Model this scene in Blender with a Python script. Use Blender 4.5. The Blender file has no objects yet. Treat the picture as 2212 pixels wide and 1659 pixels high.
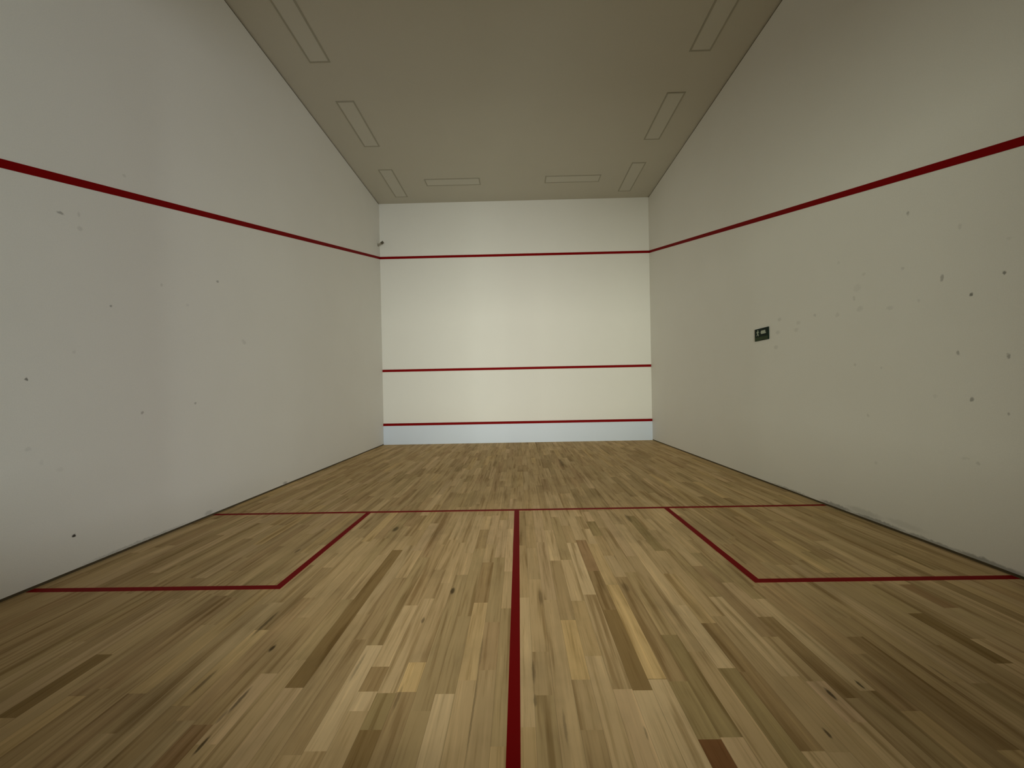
import bpy, bmesh, math, random
from mathutils import Matrix, Vector

S = bpy.context.scene
COL = S.collection

# ------------------------------------------------------------------ dimensions (metres)
HW = 3.207            # half width of the court
CEIL = 5.762          # ceiling height
BACK = -9.90          # back wall (the front wall is y = 0)
ROW = 0.0825          # floor board width
GAP = 0.021           # shadow gap at the foot and the head of the side walls

# ------------------------------------------------------------------ camera
cam_d = bpy.data.cameras.new('camera')
cam = bpy.data.objects.new('camera', cam_d)
COL.objects.link(cam)
cam_d.sensor_width = 36.0
cam_d.lens = 883.417 * 36.0 / 2212.0
cam_d.shift_x = -2.83 / 2212.0
cam_d.shift_y = 16.16 / 2212.0
cam_d.clip_start = 0.01
right = Vector((0.9997315, 0.0125038, -0.0195108))
fwd = Vector((-0.0126004, 0.9999089, -0.0048357))
up = Vector((0.0194486, 0.0050802, 0.9997980))
cam.matrix_world = Matrix(((right.x, up.x, -fwd.x, 0.04205),
                           (right.y, up.y, -fwd.y, -9.76247),
                           (right.z, up.z, -fwd.z, 1.26530),
                           (0, 0, 0, 1)))
S.camera = cam

# ------------------------------------------------------------------ light and exposure
S.view_settings.view_transform = 'Standard'
S.view_settings.look = 'None'
S.view_settings.gamma = 1.0
S.view_settings.use_curve_mapping = False
S.view_settings.exposure = -0.17
S.cycles.max_bounces = 12
S.cycles.diffuse_bounces = 9
S.cycles.transparent_max_bounces = 8

world = bpy.data.worlds.new('world')
S.world = world
world.use_nodes = True
bg = world.node_tree.nodes['Background']
bg.inputs[0].default_value = (0.93, 1.0, 0.92, 1)     # dim hall behind the glass back wall
bg.inputs[1].default_value = 0.3

def area(name, loc, aim, sx, sy, power, color):
    d = bpy.data.lights.new(name, 'AREA')
    d.shape = 'RECTANGLE'
    d.size, d.size_y, d.energy, d.color = sx, sy, power, color
    o = bpy.data.objects.new(name, d)
    o.location = loc
    o.rotation_euler = (Vector(aim) - Vector(loc)).to_track_quat('-Z', 'Y').to_euler()
    COL.objects.link(o)
    return o

# daylight of the hall window that faces the glass back wall
area('daylight_window', (-0.1, -16.5, 2.1), (0.0, 0.0, 2.2), 3.4, 2.8, 1380, (1.0, 0.985, 0.83))
area('cool_fill', (2.4, -14.0, 1.3), (-3.0, -5.0, -2.8), 1.5, 1.3, 350, (0.92, 0.97, 1.0))  # added cool fill through the opening, brightens and cools the left wall

# ------------------------------------------------------------------ helpers
def new_mat(name, color=(0.8, 0.8, 0.8), rough=0.6, spec=0.3, metallic=0.0):
    m = bpy.data.materials.new(name)
    m.use_nodes = True
    b = m.node_tree.nodes['Principled BSDF']
    b.inputs['Base Color'].default_value = (*color, 1)
    b.inputs['Roughness'].default_value = rough
    b.inputs['Specular IOR Level'].default_value = spec
    b.inputs['Metallic'].default_value = metallic
    return m

class NT:
    """small wrapper to lay out shader nodes"""
    def __init__(self, m):
        self.t = m.node_tree
        self.b = self.t.nodes['Principled BSDF']
    def n(self, kind, **kw):
        x = self.t.nodes.new(kind)
        for k, v in kw.items():
            setattr(x, k, v)
        return x
    def set(self, sock, v):
        if isinstance(v, bpy.types.NodeSocket):
            self.t.links.new(v, sock)
        else:
            sock.default_value = v
    def math(self, op, a, b=0.0, clamp=False):
        x = self.n('ShaderNodeMath', operation=op, use_clamp=clamp)
        self.set(x.inputs[0], a); self.set(x.inputs[1], b)
        return x.outputs[0]
    def vmath(self, op, a, b=(0, 0, 0)):
        x = self.n('ShaderNodeVectorMath', operation=op)
        self.set(x.inputs[0], a); self.set(x.inputs[1], b)
        return x.outputs[1] if op == 'LENGTH' else x.outputs[0]
    def mix(self, fac, a, b, blend='MIX'):
        x = self.n('ShaderNodeMix', data_type='RGBA', blend_type=blend)
        self.set(x.inputs[0], fac); self.set(x.inputs[6], a); self.set(x.inputs[7], b)
        return x.outputs[2]
    def noise(self, vec, scale, detail=2.0, rough=0.5):
        x = self.n('ShaderNodeTexNoise')
        self.set(x.inputs['Vector'], vec)
        x.inputs['Scale'].default_value = scale
        x.inputs['Detail'].default_value = detail
        x.inputs['Roughness'].default_value = rough
        return x.outputs[0]
    def ramp(self, v, lo, hi, a=0.0, b=1.0):
        x = self.n('ShaderNodeMapRange', interpolation_type='SMOOTHSTEP')
        self.set(x.inputs[0], v)
        x.inputs[1].default_value, x.inputs[2].default_value = lo, hi
        x.inputs[3].default_value, x.inputs[4].default_value = a, b
        return x.outputs[0]
    def spots(self, pos, lst, wob):
        """mask of worn spots: (centre 3-vector, half sizes 3-vector, strength)"""
        wn = self.n('ShaderNodeTexNoise'); self.set(wn.inputs['Vector'], pos)
        wn.inputs['Scale'].default_value = wob[0]
        off = self.vmath('MULTIPLY', self.vmath('SUBTRACT', wn.outputs[1], (0.5, 0.5, 0.5)), wob[1])
        p = self.vmath('ADD', pos, off)
        acc = 0.0
        for c, s, k in lst:
            d = self.vmath('MULTIPLY', self.vmath('SUBTRACT', p, c), tuple(1.0 / q if q else 0.0 for q in s))
            v = self.ramp(self.vmath('LENGTH', d), 0.55, 1.5, k, 0.0)
            acc = self.math('MAXIMUM', acc, v)
        return acc

def box_bm(bm, x0, x1, y0, y1, z0, z1):
    r = bmesh.ops.create_cube(bm, size=1.0)
    for v in r['verts']:
        v.co = Vector(((x0 + x1) / 2 + v.co.x * (x1 - x0), (y0 + y1) / 2 + v.co.y * (y1 - y0), (z0 + z1) / 2 + v.co.z * (z1 - z0)))
    return r['verts']

def prism_bm(bm, pts, off):
    """closed polygon pts extruded by the vector off"""
    a = [bm.verts.new(Vector(p)) for p in pts]
    b = [bm.verts.new(Vector(p) + Vector(off)) for p in pts]
    n = len(a)
    bm.faces.new(a); bm.faces.new(b[::-1])
    for i in range(n):
        bm.faces.new((a[i], b[i], b[(i + 1) % n], a[(i + 1) % n]))

def tube_bm(bm, p, q, r0, r1, seg=20):
    p, q = Vector(p), Vector(q)
    ax = (q - p).normalized()
    u = ax.orthogonal().normalized(); w = ax.cross(u)
    A = [bm.verts.new(p + r0 * (math.cos(t) * u + math.sin(t) * w)) for t in [2 * math.pi * i / seg for i in range(seg)]]
    B = [bm.verts.new(q + r1 * (math.cos(t) * u + math.sin(t) * w)) for t in [2 * math.pi * i / seg for i in range(seg)]]
    bm.faces.new(A[::-1]); bm.faces.new(B)
    for i in range(seg):
        bm.faces.new((A[i], A[(i + 1) % seg], B[(i + 1) % seg], B[i]))

def obj(name, bm, mat, parent=None, bevel=0.0):
    bmesh.ops.recalc_face_normals(bm, faces=bm.faces)
    me = bpy.data.meshes.new(name)
    bm.to_mesh(me); bm.free()
    me.materials.append(mat)
    o = bpy.data.objects.new(name, me)
    COL.objects.link(o)
    if parent:
        o.parent = parent
    if bevel:
        md = o.modifiers.new('bevel', 'BEVEL')
        md.width, md.segments = bevel, 2
    return o

def struct(name, bm, mat):
    o = obj(name, bm, mat)
    o['kind'] = 'structure'
    return o

def tag(o, label, cat, group=None):
    o['label'] = label
    o['category'] = cat
    if group:
        o['group'] = group
    return o

def thing(name, loc, label, cat, group=None):
    o = bpy.data.objects.new(name, None)
    o.empty_display_size = 0.1
    o.location = loc
    COL.objects.link(o)
    return tag(o, label, cat, group)

# ------------------------------------------------------------------ materials
WALL_WHITE = (0.80, 0.79, 0.755)

def plaster(name, base, marks=(), dirt=0.06):
    m = new_mat(name, base, 0.65, 0.25)
    N = NT(m)
    pos = N.n('ShaderNodeTexCoord').outputs['Object']
    mott = N.noise(pos, 1.3, 3.0, 0.55)
    c = N.mix(N.ramp(mott, 0.35, 0.75, 0.0, dirt), (*base, 1), (base[0] * 0.72, base[1] * 0.70, base[2] * 0.64, 1))
    fine = N.noise(pos, 140.0, 2.0, 0.6)
    c = N.mix(N.ramp(fine, 0.3, 0.7, 0.0, 0.10), c, (base[0] * 0.6, base[1] * 0.6, base[2] * 0.6, 1))
    if marks:
        mk = N.spots(pos, marks, (30.0, (0.03, 0.03, 0.03)))
        c = N.mix(N.math('MINIMUM', mk, 1.0), c, (0.05, 0.048, 0.042, 1))
    N.set(N.b.inputs['Base Color'], c)
    bump = N.n('ShaderNodeBump')
    bump.inputs['Strength'].default_value = 0.12
    bump.inputs['Distance'].default_value = 0.004
    N.set(bump.inputs['Height'], fine)
    N.set(N.b.inputs['Normal'], bump.outputs[0])
    return m

# ball marks: (y, z, half width, half height, strength) on the side walls
RIGHT_MARKS = [
    (-6.424, 2.621, 0.015, 0.015, 0.4), (-6.804, 2.362, 0.012, 0.02, 0.14), (-6.675, 2.031, 0.013, 0.024, 0.4), (-7.063, 1.959, 0.013, 0.012, 0.68),
    (-6.872, 1.862, 0.014, 0.011, 0.72), (-6.782, 1.467, 0.011, 0.02, 0.4), (-7.082, 1.419, 0.012, 0.018, 0.48), (-6.369, 2.194, 0.014, 0.015, 0.16),
    (-5.942, 1.948, 0.04, 0.025, 0.11), (-5.882, 2.056, 0.015, 0.022, 0.14), (-5.92, 2.146, 0.046, 0.039, 0.07), (-6.247, 1.896, 0.034, 0.02, 0.11),
    (-6.497, 1.901, 0.014, 0.014, 0.11), (-4.786, 2.048, 0.035, 0.023, 0.16), (-5.371, 1.992, 0.02, 0.015, 0.18), (-5.679, 1.941, 0.029, 0.023, 0.11),
    (-5.118, 1.954, 0.038, 0.025, 0.11), (-4.747, 1.897, 0.044, 0.023, 0.14), (-5.078, 1.882, 0.038, 0.026, 0.11), (-4.707, 1.721, 0.044, 0.028, 0.14),
    (-6.868, 1.133, 0.013, 0.016, 0.52), (-7.08, 1.042, 0.008, 0.009, 0.4), (-6.015, 0.969, 0.014, 0.017, 0.16), (-6.9, 0.692, 0.017, 0.009, 0.18),
    (-6.818, 0.714, 0.03, 0.008, 0.09), (-5.88, 1.435, 0.016, 0.018, 0.16), (-6.159, 1.39, 0.014, 0.012, 0.16), (-5.993, 2.254, 0.02, 0.017, 0.11),
    (-5.707, 2.448, 0.022, 0.018, 0.09), (-7.095, 2.172, 0.015, 0.015, 0.09), (-6.094, 0.55, 0.018, 0.016, 0.11), (-6.615, 1.151, 0.017, 0.017, 0.09),
    # scuffed plaster along the foot of the wall
    (-5.62, 0.035, 0.22, 0.022, 0.5), (-6.10, 0.030, 0.30, 0.020, 0.5), (-6.55, 0.028, 0.25, 0.016, 0.45),
    (-5.95, 0.070, 0.20, 0.028, 0.18), (-6.35, 0.085, 0.18, 0.025, 0.10), (-6.95, 0.030, 0.25, 0.020, 0.5),
    (-4.9, 0.028, 0.35, 0.010, 0.35),
]
LEFT_MARKS = [
    (-6.874, 2.59, 0.024, 0.013, 0.47), (-6.75, 2.633, 0.013, 0.021, 0.15), (-6.746, 2.528, 0.019, 0.018, 0.15), (-6.523, 1.997, 0.011, 0.011, 0.51),
    (-7.1, 1.393, 0.01, 0.012, 0.72), (-6.836, 0.266, 0.014, 0.012, 1.27), (-6.276, 1.126, 0.013, 0.016, 0.38), (-5.693, 1.19, 0.015, 0.014, 0.38),
    (-5.348, 2.503, 0.021, 0.015, 0.42), (-6.052, 2.288, 0.012, 0.017, 0.17), (-4.933, 1.886, 0.033, 0.022, 0.15), (-6.388, 3.107, 0.016, 0.015, 0.15),
    (-7.102, 0.935, 0.018, 0.016, 0.12), (-6.805, 1.604, 0.012, 0.014, 0.12), (-4.957, 1.905, 0.033, 0.022, 0.12), (-7.026, 0.829, 0.014, 0.019, 0.07),
    (-6.915, 0.76, 0.026, 0.016, 0.07), (-5.763, 2.157, 0.018, 0.014, 0.1),
    (-5.55, 0.045, 0.06, 0.025, 0.25), (-4.15, 0.04, 0.06, 0.02, 0.4), (-6.3, 0.03, 0.5, 0.012, 0.3),
]

def wall_marks(lst):
    return [((0.0, y, z), (0.0, max(a * 0.85, 0.006), max(b * 0.85, 0.006)), k) for y, z, a, b, k in lst]

M_left = plaster('wall_plaster_left', WALL_WHITE, wall_marks(LEFT_MARKS))
M_right = plaster('wall_plaster_right', WALL_WHITE, wall_marks(RIGHT_MARKS))
M_front = plaster('wall_plaster_front', WALL_WHITE, dirt=0.04)
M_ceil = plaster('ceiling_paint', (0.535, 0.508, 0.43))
M_gap = new_mat('shadow_gap', (0.10, 0.078, 0.045), 0.9, 0.1)
M_red = new_mat('red_line_paint', (0.215, 0.0006, 0.0012), 0.6, 0.06)
M_tin = new_mat('tin_grey', (0.66, 0.735, 0.86), 0.5, 0.3)
M_frame = new_mat('light_frame', (0.35, 0.33, 0.26), 0.6, 0.3)
M_diff = new_mat('light_diffuser', (0.535, 0.513, 0.44), 0.55, 0.3)
M_sign = new_mat('sign_green', (0.0015, 0.012, 0.005), 0.5, 0.1)
M_sign_white = new_mat('sign_white', (0.42, 0.47, 0.38), 0.5, 0.3)
M_sign_band = new_mat('sign_lower_band', (0.032, 0.052, 0.018), 0.5, 0.1)
M_grey = new_mat('bracket_grey', (0.30, 0.28, 0.22), 0.5, 0.3)
M_dark = new_mat('bracket_dark', (0.09, 0.075, 0.05), 0.5, 0.3)
M_alu = new_mat('aluminium', (0.55, 0.55, 0.55), 0.35, 0.5, 1.0)

M_glass = bpy.data.materials.new('clear_glass')
M_glass.use_nodes = True
_t = M_glass.node_tree
_t.nodes.clear()
_o = _t.nodes.new('ShaderNodeOutputMaterial'); _m = _t.nodes.new('ShaderNodeMixShader')
_a = _t.nodes.new('ShaderNodeBsdfTransparent'); _g = _t.nodes.new('ShaderNodeBsdfGlossy')
_a.inputs[0].default_value = (0.95, 0.98, 0.96, 1); _g.inputs['Roughness'].default_value = 0.02
_m.inputs[0].default_value = 0.06
_t.links.new(_a.outputs[0], _m.inputs[1]); _t.links.new(_g.outputs[0], _m.inputs[2]); _t.links.new(_m.outputs[0], _o.inputs[0])

# worn knots and scratches of the boards: (x, y, half width, half length, strength)
FLOOR_MARKS = [
    (-1.115, -6.013, 0.021, 0.062, 0.64), (-1.762, -6.498, 0.012, 0.041, 0.48), (-0.399, -7.189, 0.012, 0.039, 0.76), (-0.51, -7.515, 0.008, 0.026, 0.56),
    (-1.209, -7.749, 0.009, 0.024, 0.8), (-1.379, -7.524, 0.009, 0.107, 0.6), (-1.371, -7.982, 0.008, 0.069, 0.48), (-1.138, -8.089, 0.007, 0.065, 0.64),
    (-1.129, -8.304, 0.006, 0.039, 0.76), (-1.149, -8.171, 0.006, 0.033, 0.4), (1.289, -8.085, 0.007, 0.03, 0.8), (1.135, -8.276, 0.005, 0.02, 0.72),
    (1.449, -8.039, 0.006, 0.025, 0.76), (0.748, -2.782, 0.025, 0.36, 0.4), (0.152, -7.275, 0.011, 0.082, 0.4), (1.078, -5.802, 0.018, 0.108, 0.4),
    (-0.724, -7.886, 0.006, 0.084, 0.32), (0.085, -7.939, 0.007, 0.063, 0.36), (0.085, -8.105, 0.006, 0.029, 0.4), (0.484, -8.268, 0.004, 0.03, 0.4),
    (1.845, -7.971, 0.004, 0.05, 0.4), (-0.162, -8.152, 0.003, 0.197, 0.32), (-0.164, -7.8, 0.006, 0.111, 0.28), (-0.481, -8.084, 0.006, 0.07, 0.4),
    (0.696, -7.168, 0.018, 0.053, 0.28), (0.192, -8.237, 0.005, 0.072, 0.32),
]

def floor_material():
    m = new_mat('maple_boards', (0.4, 0.3, 0.15), 0.65, 0.02)
    N = NT(m)
    pos = N.n('ShaderNodeTexCoord').outputs['Object']
    tone = N.n('ShaderNodeAttribute', attribute_name='board_tone').outputs[0]
    shift = N.n('ShaderNodeAttribute', attribute_name='board_shift').outputs[1]
    p = N.vmath('ADD', pos, shift)
    g1 = N.noise(N.vmath('MULTIPLY', p, (75.0, 2.6, 1.0)), 1.0, 4.0, 0.6)      # fine grain along the board
    g2 = N.noise(N.vmath('MULTIPLY', p, (26.0, 1.1, 1.0)), 1.0, 3.0, 0.55)     # wide streaks
    g3 = N.noise(N.vmath('MULTIPLY', pos, (2.6, 1.7, 1.0)), 1.0, 4.0, 0.6)     # wear and old dirt
    c = N.mix(N.ramp(g1, 0.50, 0.72, 0.0, 0.38), tone, N.mix(1.0, tone, (0.52, 0.44, 0.32, 1), 'MULTIPLY'))
    c = N.mix(N.ramp(g2, 0.50, 0.70, 0.0, 0.75), c, N.mix(1.0, c, (0.56, 0.50, 0.40, 1), 'MULTIPLY'))
    c = N.mix(N.ramp(g2, 0.28, 0.46, 0.55, 0.0), c, N.mix(1.0, c, (1.32, 1.34, 1.36, 1), 'MULTIPLY'))
    c = N.mix(N.ramp(g3, 0.48, 0.75, 0.0, 0.35), c, N.mix(1.0, c, (0.66, 0.66, 0.66, 1), 'MULTIPLY'))
    # brighter lit centre of the floor painted into the board colour, around the T
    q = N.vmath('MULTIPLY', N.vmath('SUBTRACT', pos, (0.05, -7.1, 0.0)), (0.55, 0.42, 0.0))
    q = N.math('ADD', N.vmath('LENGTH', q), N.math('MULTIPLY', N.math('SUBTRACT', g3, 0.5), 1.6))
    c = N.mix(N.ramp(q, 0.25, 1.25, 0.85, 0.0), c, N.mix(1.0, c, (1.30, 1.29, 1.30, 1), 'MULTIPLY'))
    # seams between the boards
    sx = N.n('ShaderNodeSeparateXYZ'); N.set(sx.inputs[0], pos)
    fr = N.math('FRACT', N.math('DIVIDE', N.math('ADD', sx.outputs[0], 8.25), ROW))
    edge = N.math('ABSOLUTE', N.math('SUBTRACT', fr, 0.5))
    c = N.mix(N.ramp(edge, 0.484, 0.5, 0.0, 0.45), c, (0.06, 0.04, 0.018, 1))
    mk = N.spots(pos, [((x, y, 0.0), (a, b, 0.0), k) for x, y, a, b, k in FLOOR_MARKS], (40.0, (0.006, 0.02, 0.0)))
    c = N.mix(N.math('MINIMUM', mk, 1.0), c, (0.022, 0.014, 0.006, 1))
    N.set(N.b.inputs['Base Color'], c)
    N.set(N.b.inputs['Roughness'], N.ramp(g3, 0.3, 0.7, 0.58, 0.72))
    return m

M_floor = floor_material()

# ------------------------------------------------------------------ floor: boards laid towards the front wall
TONES = {'dark': (0.310, 0.205, 0.088), 'brown': (0.410, 0.280, 0.136), 'redbrown': (0.420, 0.268, 0.136),
         'reddark': (0.225, 0.107, 0.044), 'olive': (0.390, 0.286, 0.135), 'mid': (0.55, 0.396, 0.212),
         'pale': (0.68, 0.507, 0.290), 'pinkpale': (0.68, 0.490, 0.295), 'yellow': (0.68, 0.480, 0.230)}
# boards that stand out: (row, far end y, near end y, tone)
BOARDS = [
    (6, -6.355, -6.934, 'redbrown'), (6, -7.008, -7.432, 'brown'), (6, -7.497, -8.056, 'dark'),
    (6, -8.068, -8.406, 'pale'), (7, -7.137, -7.989, 'yellow'), (7, -8.011, -8.406, 'pale'),
    (7, -7.525, -7.993, 'brown'), (8, -8.006, -8.297, 'olive'), (8, -8.302, -8.407, 'reddark'),
    (9, -7.675, -8.289, 'olive'), (10, -7.81, -8.409, 'mid'), (11, -7.392, -7.927, 'pale'),
    (11, -7.944, -8.409, 'olive'), (12, -7.576, -7.952, 'brown'), (12, -7.965, -8.348, 'brown'),
    (14, -7.304, -7.982, 'pale'), (15, -8.014, -8.229, 'pinkpale'), (16, -7.523, -8.11, 'brown'),
    (17, -7.334, -8.071, 'pale'), (29, -7.183, -7.458, 'redbrown'), (26, -7.507, -7.916, 'dark'),
    (20, -7.709, -8.35, 'brown'), (-12, -6.511, -8.021, 'dark'), (-8, -7.892, -8.047, 'brown'),
    (-8, -8.062, -8.152, 'pale'), (-9, -7.733, -8.332, 'pale'), (-7, -8.057, -8.243, 'olive'),
    (-7, -8.262, -8.397, 'dark'), (-6, -7.865, -8.052, 'yellow'), (-4, -8.065, -8.399, 'pale'),
    (3, -7.531, -7.99, 'yellow'), (3, -8.0, -8.252, 'mid'), (1, -7.798, -8.078, 'mid'),
    (-25, -7.78, -8.17, 'dark'), (-15, -8.212, -8.368, 'redbrown'), (13, -5.734, -6.603, 'olive'),
    (8, -5.882, -6.26, 'olive'), (5, -6.412, -7.258, 'pale'), (-3, -6.77, -7.336, 'brown'),
]
rng = random.Random(11)
def random_tone():
    k = rng.choices(['dark', 'brown', 'redbrown', 'olive', 'mid', 'pale', 'pinkpale', 'yellow'],
                    [2, 8, 5, 7, 26, 9, 6, 3])[0]
    t = [v * 0.42 + w * 0.58 for v, w in zip(TONES[k], TONES['mid'])]
    f = rng.uniform(0.92, 1.08)
    return tuple(v * f for v in t)

bm = bmesh.new()
tone_l = bm.loops.layers.float_color.new('board_tone')
shift_l = bm.loops.layers.float_vector.new('board_shift')
def board(row, y0, y1, tone):
    x0, x1 = max(row * ROW, -HW - 0.02), min((row + 1) * ROW, HW + 0.02)
    f = bm.faces.new([bm.verts.new((x0, y0, 0)), bm.verts.new((x1, y0, 0)), bm.verts.new((x1, y1, 0)), bm.verts.new((x0, y1, 0))])
    sh = (rng.uniform(0, 20), rng.uniform(0, 40), rng.uniform(0, 20))
    for lp in f.loops:
        lp[tone_l] = (*tone, 1.0)
        lp[shift_l] = sh
def fill(row, y0, y1):
    """random boards between y0 (far) and y1 (near)"""
    y = y0
    while y - y1 > 1e-4:
        L = rng.uniform(0.35, 1.25)
        if y - L - y1 < 0.3:
            L = y - y1
        board(row, y - L, y, random_tone())
        y -= L
for row in range(-39, 39):
    y = 0.06
    for r, a, b, t in sorted([q for q in BOARDS if q[0] == row], key=lambda q: -q[1]):
        a = min(a, y)
        if y - a > 0.12:
            fill(row, y, a)
        else:
            a = y
        if b < -8.36:
            b = -8.36 - rng.uniform(0.1, 0.5)
        board(row, b, a, TONES[t])
        y = b
    fill(row, y, BACK - 0.1)
me = bpy.data.meshes.new('floor')
bmesh.ops.recalc_face_normals(bm, faces=bm.faces)
# the slab below the boards closes the floor
for v in box_bm(bm, -HW - 0.02, HW + 0.02, BACK - 0.1, 0.06, -0.10, -0.002):
    pass
bm.to_mesh(me); bm.free()
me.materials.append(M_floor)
floor = bpy.data.objects.new('floor', me)
COL.objects.link(floor)
floor['kind'] = 'structure'

# ------------------------------------------------------------------ walls and ceiling
def bbox(*a):
    b = bmesh.new(); box_bm(b, *a); return b

struct('wall_left', bbox(-HW - 0.12, -HW, BACK - 0.1, 0.0, GAP, CEIL - GAP), M_left)
struct('wall_right', bbox(HW, HW + 0.12, BACK - 0.1, 0.0, GAP, CEIL - GAP), M_right)
struct('wall_front', bbox(-HW - 0.12, HW + 0.12, 0.0, 0.12, 0.0, CEIL), M_front)
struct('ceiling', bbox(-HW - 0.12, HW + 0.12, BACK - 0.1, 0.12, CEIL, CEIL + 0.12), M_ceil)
# dark backs of the shadow gaps
struct('trim_1', bbox(-HW - 0.10, -HW - 0.008, BACK, 0.0, 0.0, GAP), M_gap)
struct('trim_2', bbox(HW + 0.008, HW + 0.10, BACK, 0.0, 0.0, GAP), M_gap)
struct('trim_3', bbox(-HW - 0.10, -HW - 0.008, BACK, 0.0, CEIL - GAP, CEIL), M_gap)
struct('trim_4', bbox(HW + 0.008, HW + 0.10, BACK, 0.0, CEIL - GAP, CEIL), M_gap)
# back wall behind the camera: a door gap in the middle, glazing on both sides, low panels added to block light
OL, OR, OZ, DX, SIDE_BLOCK, MID_BLOCK = -1.5, 2.05, 3.3, 0.85, 0.72, 0.52
bm = bmesh.new()
box_bm(bm, -HW, OL, BACK - 0.1, BACK, 0.0, CEIL)
box_bm(bm, OR, HW, BACK - 0.1, BACK, 0.0, CEIL)
box_bm(bm, OL, -DX, BACK - 0.1, BACK, 0.0, SIDE_BLOCK)
box_bm(bm, DX, OR, BACK - 0.1, BACK, 0.0, SIDE_BLOCK)
box_bm(bm, -DX, DX, BACK - 0.1, BACK, 0.0, MID_BLOCK)  # unseen panel added to keep light off the nearest floor
box_bm(bm, OL, OR, BACK - 0.1, BACK, OZ, CEIL)
struct('wall_back', bm, M_front)
bm, pm = bmesh.new(), bmesh.new()
for a, b in ((OL, -DX), (DX, OR)):
    for x in (a, b - 0.05):
        box_bm(bm, x, x + 0.05, BACK - 0.08, BACK - 0.02, SIDE_BLOCK, OZ)
    for z in (SIDE_BLOCK, OZ - 0.05):
        box_bm(bm, a + 0.05, b - 0.05, BACK - 0.08, BACK - 0.02, z, z + 0.05)
    box_bm(pm, a + 0.05, b - 0.05, BACK - 0.056, BACK - 0.044, SIDE_BLOCK + 0.05, OZ - 0.05)
win = struct('window_1', bm, M_alu)
obj('pane', pm, M_glass, win)

# ------------------------------------------------------------------ red court lines
LW, LT, EPS = 0.058, 0.003, 0.0003
OUT, SERV, TIN = 4.471, 1.770, 0.479
SLOPE_L, SLOPE_R = 0.2373, 0.2402


def sloped(x, dx, slope):
    b = bmesh.new()
    z = OUT + slope * BACK
    prism_bm(b, [(x, -EPS, OUT - LW / 2), (x, -EPS, OUT + LW / 2), (x, BACK, z + LW / 2), (x, BACK, z - LW / 2)], (dx, 0, 0))
    return b

G_OUT = 'red out lines around the court walls'
tag(obj('out_line', sloped(-HW + EPS, LT, SLOPE_L), M_red),
    'slanting red out line across the left side wall', 'court line', G_OUT)
tag(obj('out_line', sloped(HW - EPS, -LT, SLOPE_R), M_red),
    'slanting red out line on the right side wall above the green sign', 'court line', G_OUT)
tag(obj('out_line', bbox(-HW + 0.004, HW - 0.004, -LT, -EPS, OUT - LW / 2, OUT + LW / 2), M_red),
    'highest red line on the white front wall, below the ceiling', 'court line', G_OUT)
tag(obj('service_line', bbox(-HW + EPS, HW - EPS, -LT, -EPS, SERV - LW / 2, SERV + LW / 2), M_red),
    'middle red line of the three on the front wall, across its lower part', 'court line')

FT = 0.0015
SHORT, BOXB, BX, HL = -5.472, -7.109, HW - 1.651, 0.025
tag(obj('short_line', bbox(-HW, HW, SHORT - HL, SHORT + HL, 0.0, FT), M_red),
    'long red short line across the whole floor from wall to wall', 'court line')
tag(obj('half_court_line', bbox(-HL, HL, BACK, SHORT - HL, 0.0, FT), M_red),
    'straight red half court line running down the middle of the wooden floor', 'court line')
def service_box(s):
    b = bmesh.new()
    xi, xo = s * (BX + HL), s * (BX - HL)
    e = s * HW
    prism_bm(b, [(xo, SHORT - HL, 0), (xi, SHORT - HL, 0), (xi, BOXB + HL, 0), (e, BOXB + HL, 0), (e, BOXB - HL, 0), (xo, BOXB - HL, 0)], (0, 0, FT))
    return b
G_BOX = 'red service box lines on the floor'
tag(obj('service_box_line', service_box(-1), M_red),
    'bent red service box line on the floor beside the left wall', 'court line', G_BOX)
tag(obj('service_box_line', service_box(1), M_red),
    'bent red service box line on the floor beside the right wall', 'court line', G_BOX)

# ------------------------------------------------------------------ tin at the foot of the front wall
tin = thing('tin_board', (0, 0, 0), 'pale grey tin board along the foot of the front wall, red strip on top', 'tin board')
obj('panel', bbox(-HW + EPS, HW - EPS, -0.018, -EPS, 0.0, TIN - LW / 2), M_tin, tin)
b = bmesh.new()
z0, z1 = TIN - LW / 2, TIN + LW / 2
prism_bm(b, [(-HW + EPS, y, z) for y, z in ((-EPS, z0), (-0.024, z0), (-0.024, z1 - 0.012), (-0.004, z1), (-EPS, z1))], (2 * (HW - EPS), 0, 0))
o = obj('top_strip', b, M_red, tin)
o['label'] = 'red bevelled strip'

# ------------------------------------------------------------------ recessed ceiling lights, all switched off
def ring_bm(bm, hx, hy, w, z0, z1):
    for a in ((-hx, hx, -hy, -hy + w), (-hx, hx, hy - w, hy), (-hx, -hx + w, -hy + w, hy - w), (hx - w, hx, -hy + w, hy - w)):
        box_bm(bm, a[0], a[1], a[2], a[3], z0, z1)

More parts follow.
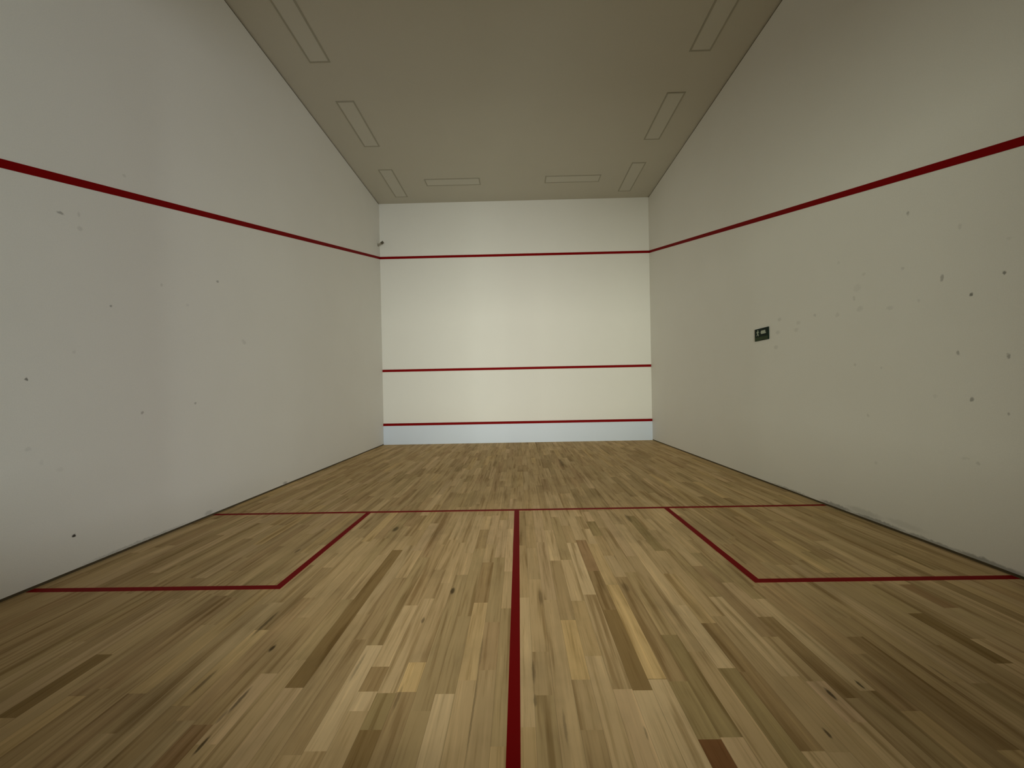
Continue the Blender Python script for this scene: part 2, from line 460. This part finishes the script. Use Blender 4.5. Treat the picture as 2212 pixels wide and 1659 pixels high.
LHX, LHY, FW = 0.142, 0.590, 0.022
G_L = 'long flush ceiling lights switched off'
def make_light(label):
    t = thing('ceiling_light', (0, 0, CEIL), label, 'ceiling light', G_L)
    b = bmesh.new(); ring_bm(b, LHX, LHY, FW, -0.007, 0.0)
    obj('frame', b, M_frame, t)
    b = bmesh.new(); box_bm(b, -LHX + FW, LHX - FW, -LHY + FW, LHY - FW, -0.004, 0.0)
    obj('diffuser', b, M_diff, t)
    return t
LIGHTS = [
    (-2.565, -4.805, 0, 'unlit ceiling light along the left wall, nearest the camera'),
    (-2.550, -2.878, 0, 'unlit ceiling light along the left wall, second of its row of three'),
    (-2.570, -0.915, 0, 'unlit ceiling light along the left wall, closest to the front left corner'),
    (2.565, -4.805, 0, 'unlit ceiling light along the right wall, nearest the camera'),
    (2.548, -2.865, 0, 'unlit ceiling light along the right wall, second of its row of three'),
    (2.548, -0.930, 0, 'unlit ceiling light along the right wall, closest to the front right corner'),
    (-1.285, -0.945, 1, 'unlit ceiling light lying crosswise above the front wall, left of the middle'),
    (1.290, -0.945, 1, 'unlit ceiling light lying crosswise above the front wall, right of the middle'),
]
first = None
for x, y, cross, label in LIGHTS:
    if first is None:
        t = first = make_light(label)
    else:
        t = first.copy()
        COL.objects.link(t)
        for ch in list(first.children):
            k = ch.copy(); k.parent = t
            COL.objects.link(k)
        t['label'] = label
    t.location = (x, y, CEIL)
    t.rotation_euler = (0, 0, math.pi / 2 if cross else 0)

# ------------------------------------------------------------------ green emergency exit sign on the right wall
sy0, sy1, sz0, sz1 = -4.580, -4.288, 1.838, 1.995       # near edge, far edge, foot, head
sign = thing('exit_sign', (HW, (sy0 + sy1) / 2, sz0), 'small dark green exit sign with white pictograms on the right wall', 'sign')
w, h = sy1 - sy0, sz1 - sz0
def S3(u, v, d):
    """point on the sign: u from its left (far) edge, v from its foot, d out of the wall"""
    return Vector((-d, w / 2 - u * w, v * h))
def sign_poly(name, pts, d, mat, thick=0.0015):
    b = bmesh.new()
    prism_bm(b, [S3(u, v, d) for u, v in pts], (-thick, 0, 0))
    return obj(name, b, mat, sign)
b = bmesh.new(); box_bm(b, -0.014, 0.0, -w / 2, w / 2, 0.0, h)
obj('plate', b, M_sign, sign, 0.003)
sign_poly('lower_band', [(0.02, 0.03), (0.98, 0.03), (0.98, 0.30), (0.02, 0.30)], 0.014, M_sign_band)['label'] = 'dull olive band below the pictograms'
# running figure: head, leaning trunk, arms and legs
b = bmesh.new()
def fig(pts):
    prism_bm(b, [S3(u, v, 0.014) for u, v in pts], (-0.0015, 0, 0))
fig([(0.255 + 0.028 * math.cos(a), 0.845 + 0.052 * math.sin(a)) for a in [i * math.pi / 6 for i in range(12)]])
fig([(0.195, 0.775), (0.275, 0.785), (0.270, 0.580), (0.205, 0.560)])
fig([(0.275, 0.785), (0.275, 0.730), (0.325, 0.660), (0.345, 0.690)])
fig([(0.195, 0.775), (0.205, 0.720), (0.160, 0.665), (0.135, 0.690)])
fig([(0.235, 0.590), (0.270, 0.590), (0.310, 0.480), (0.295, 0.390), (0.265, 0.395), (0.275, 0.475)])
fig([(0.205, 0.590), (0.245, 0.580), (0.215, 0.460), (0.145, 0.420), (0.140, 0.460), (0.185, 0.490)])
obj('running_figure', b, M_sign_white, sign)['label'] = 'white running figure'
sign_poly('door_symbol', [(0.50, 0.52), (0.80, 0.52), (0.86, 0.58), (0.80, 0.64), (0.80, 0.79), (0.50, 0.79), (0.455, 0.655)], 0.014, M_sign_white)['label'] = 'white block symbol'

# ------------------------------------------------------------------ small bracket high in the front left corner
br = thing('wall_bracket', (-HW + EPS, -0.13, 4.735), 'small grey bracket high in the front left corner, above the red line', 'bracket')
b = bmesh.new(); box_bm(b, 0.0, 0.010, -0.035, 0.035, -0.03, 0.03)
obj('mounting_plate', b, M_grey, br, 0.003)
b = bmesh.new(); tube_bm(b, (0.006, 0.0, 0.0), (0.085, 0.0, 0.048), 0.020, 0.018)
obj('arm', b, M_grey, br)
b = bmesh.new(); tube_bm(b, (0.072, 0.0, 0.040), (0.128, 0.0, 0.074), 0.028, 0.028)
obj('cap', b, M_dark, br, 0.004)
